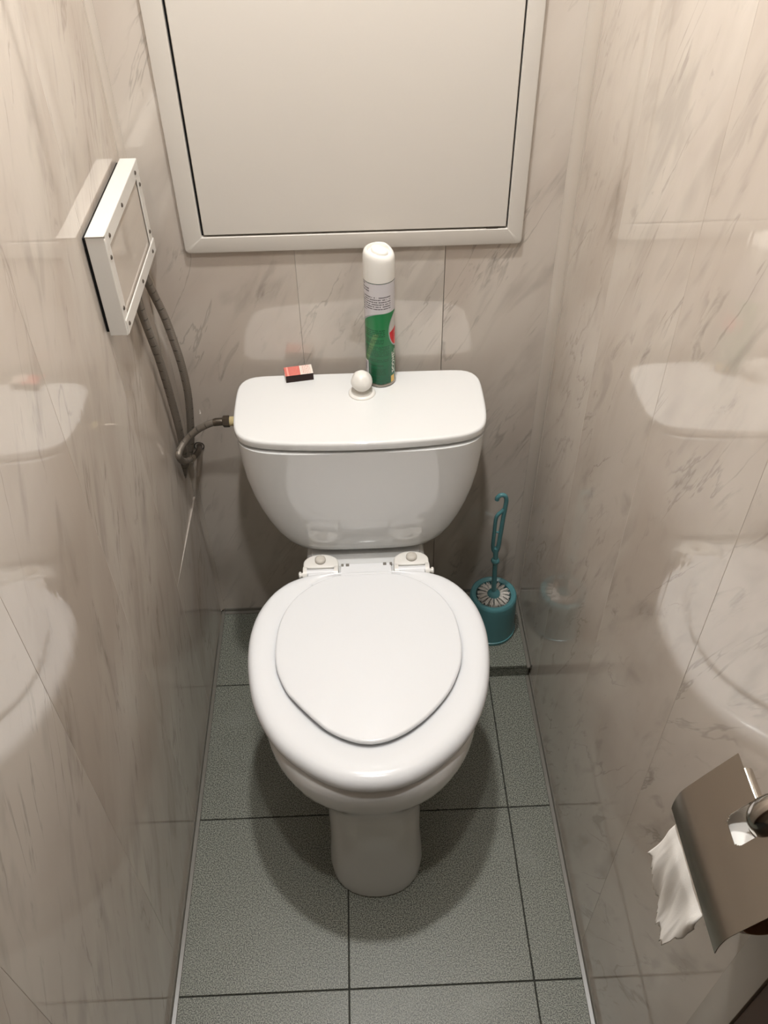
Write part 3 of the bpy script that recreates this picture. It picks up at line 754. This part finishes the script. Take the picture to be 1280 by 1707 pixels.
for lyr in range(6):
    zc = ZT - 0.001 - lyr * 0.0095
    n = 17
    for j in range(n):
        for q in range(20):
            off = random.uniform(-1, 1)
            a0 = 2 * PI * (j + 0.5 * (lyr // 2)) / n
            a = a0 + off * 0.30 * 2 * PI / n; a1 = a0 + off * 0.10
            Lr = random.uniform(0.0300, 0.0352); zz = zc + random.uniform(-0.0015, 0.0015)
            ex = hx + 0.005 + math.cos(a1) * 0.010; ey = hy + math.sin(a1) * 0.010
            tx = bx_ + math.cos(a) * Lr; ty = by_ + math.sin(a) * Lr
            tz = zz - random.uniform(0.000, 0.004)
            mid = ((ex + tx) / 2, (ey + ty) / 2, zz + 0.0012)
            w_ = 0.00042
            tube(bm, [(ex, ey, zz), mid, (tx, ty, tz)], [w_, w_ * 1.3, w_ * 1.1], 3, False)
bo = finish('bristles', bm, m_bris, br); bo['kind'] = 'stuff'

# ================================================================== paper holder and roll on the right wall
RX, RZ = 0.3605, 0.8985         # hinge rod
hol = thing('toilet_paper_holder', (XR, -0.178, 0.90), 'chrome toilet paper holder with curved cover on the right wall', 'paper holder')
yA, yN = -0.1195, -0.2420
# cover: a curved steel plate hinged on the rod, with a notch for the arm
cpts = catmull([(0.3560, 0.9090), (0.3475, 0.8945), (0.3385, 0.8790), (0.3305, 0.8645), (0.3258, 0.8560), (0.3228, 0.8490), (0.3211, 0.8400), (0.3204, 0.8300), (0.3208, 0.8190)], 10)
bm = new_bm(); th = 0.0009
cols = [yA + (yN - yA) * k / 240 for k in range(241)]
keep = []
yc_ = -0.1735
def notch(x, z, y):
    return z > 0.8800 and abs(y - yc_) < 0.0130 - max(0, 0.8850 - z) * 0.8
gv = {}
for i, p in enumerate(cpts):
    a = cpts[max(i - 1, 0)]; b = cpts[min(i + 1, len(cpts) - 1)]
    t = (b - a).normalized(); nr = Vector((t.y, -t.x)) if False else Vector((-t.y, t.x))
    for j, y in enumerate(cols):
        # taper the far top corner a little, as the plate is cut
        yy = y
        for s in (0, 1):
            gv[i, j, s] = (p.x - (nr.x * th * s), yy, p.y - nr.y * th * s)
vv = {k: None for k in gv}
def V_(k):
    if vv[k] is None: vv[k] = bm.verts.new(gv[k])
    return vv[k]
cell = {}
for i in range(len(cpts) - 1):
    for j in range(240):
        cell[i, j] = not notch(cpts[i].x, (cpts[i].y + cpts[i + 1].y) / 2, (cols[j] + cols[j + 1]) / 2)
for (i, j), ok in cell.items():
    if not ok: continue
    for s in (0, 1): bm.faces.new((V_((i, j, s)), V_((i + 1, j, s)), V_((i + 1, j + 1, s)), V_((i, j + 1, s))))
    for di, dj, e in ((-1, 0, ((i, j), (i, j + 1))), (1, 0, ((i + 1, j), (i + 1, j + 1))), (0, -1, ((i, j), (i + 1, j))), (0, 1, ((i, j + 1), (i + 1, j + 1)))):
        if not cell.get((i + di, j + dj), False):
            bm.faces.new((V_((*e[0], 0)), V_((*e[1], 0)), V_((*e[1], 1)), V_((*e[0], 1))))
finish('cover', bm, m_brush, hol, True, 35)
bm = new_bm(); tube(bm, [(RX, -0.1300, RZ), (RX, -0.1302, RZ), (RX, -0.2418, RZ), (RX, -0.2420, RZ)], [0.0056, 0.0062, 0.0062, 0.0056], 20); finish('hinge_rod', bm, m_chrome, hol, True, 50)
bm = new_bm(); tube(bm, catmull([(RX, -0.2400, RZ), (RX + 0.001, -0.2415, RZ - 0.012), (0.3600, -0.2400, 0.8720), (0.3590, -0.2300, 0.8645), (0.3590, -0.18, 0.8640), (0.3590, -0.1300, 0.8640)], 8), 0.0028, 14); finish('roll_rod', bm, m_chrome, hol, True, 60)
bm = new_bm(); ap = catmull([(0.3895, -0.1790, 0.9340), (0.3780, -0.1790, 0.9375), (0.3660, -0.1785, 0.9350), (0.3565, -0.1780, 0.9255), (0.3550, -0.1775, 0.9130), (0.3600, -0.1775, 0.9000), (0.3605, -0.1775, 0.8930)], 8)
tube(bm, ap, [0.0125 + 0.0005 * math.sin(i / 4) for i in range(len(ap) - 2)] + [0.010, 0.006], 28); finish('arm', bm, m_chrome, hol, True, 60)
bm = new_bm(); lathe(bm, [(0.0255, 0.0), (0.0255, -0.0030), (0.0235, -0.0052), (0.0140, -0.0060)], (XR - 0.0005, -0.1790, 0.9340), 40, 'x'); finish('wall_flange', bm, m_chrome, hol, True, 45)

rol = thing('toilet_roll', (0.3590, -0.18, 0.826), 'nearly used up toilet paper roll with a torn sheet hanging down', 'toilet roll')
rc = (0.3590, 0.8480)
bm = new_bm(); lathe(bm, [(0.0205, -0.2330), (0.0205, -0.1300), (0.0193, -0.1300), (0.0193, -0.2330), (0.0205, -0.2330)], (rc[0], 0, rc[1]), 40, 'y', cap=False); finish('core', bm, m_card, rol, True, 40)
bm = new_bm(); lathe(bm, [(0.0207, -0.2300), (0.0270, -0.2302), (0.0272, -0.1330), (0.0207, -0.1332), (0.0207, -0.2300)], (rc[0], 0, rc[1]), 48, 'y', cap=False); finish('paper', bm, m_paper, rol, True, 40)
# loose torn sheet
rnd = random.Random(3)
bm = new_bm()
NU, NV = 46, 30
rag = [rnd.uniform(-0.0055, 0.0055) for _ in range(NU + 1)]
low_ = []
for i in range(NU + 1):
    f = i / NU
    zb = [(0, .738), (.18, .730), (.30, .712), (.42, .700), (.60, .695), (.74, .697), (.82, .715), (.92, .752), (1, .792)]
    for (a, za), (b, zb2) in zip(zb, zb[1:]):
        if a <= f <= b: low_.append(za + (zb2 - za) * (f - a) / (b - a) + rag[i] + (0.003 if (i // 2) % 3 else -0.001)); break
rows = []
for j in range(NV + 1):
    g = j / NV; row = []
    for i in range(NU + 1):
        f = i / NU
        y = -0.1330 - 0.0770 * f + (0.012 * (1 - f) - 0.004 * f) * g ** 1.5
        ztop = 0.846; z = ztop + (low_[i] - ztop) * g
        dz = ztop - z
        x = rc[0] - 0.0276 - 0.012 * min(1, dz / 0.05) ** 0.8 - 0.0015 * g
        x += 0.0026 * math.sin(9 * f + 4 * g) * g + 0.0016 * math.sin(23 * f - 7 * g) * g
        row.append(bm.verts.new((x, y, z)))
    rows.append(row)
for a, b in zip(rows, rows[1:]):
    for i in range(NU): bm.faces.new((a[i], a[i + 1], b[i + 1], b[i]))
sh = finish('loose_sheet', bm, m_paper, rol, True)
md = sh.modifiers.new('thickness', 'SOLIDIFY'); md.thickness = 0.0005; md.offset = 0

for o in bpy.data.objects:
    if '_w' in o.keys(): del o['_w']
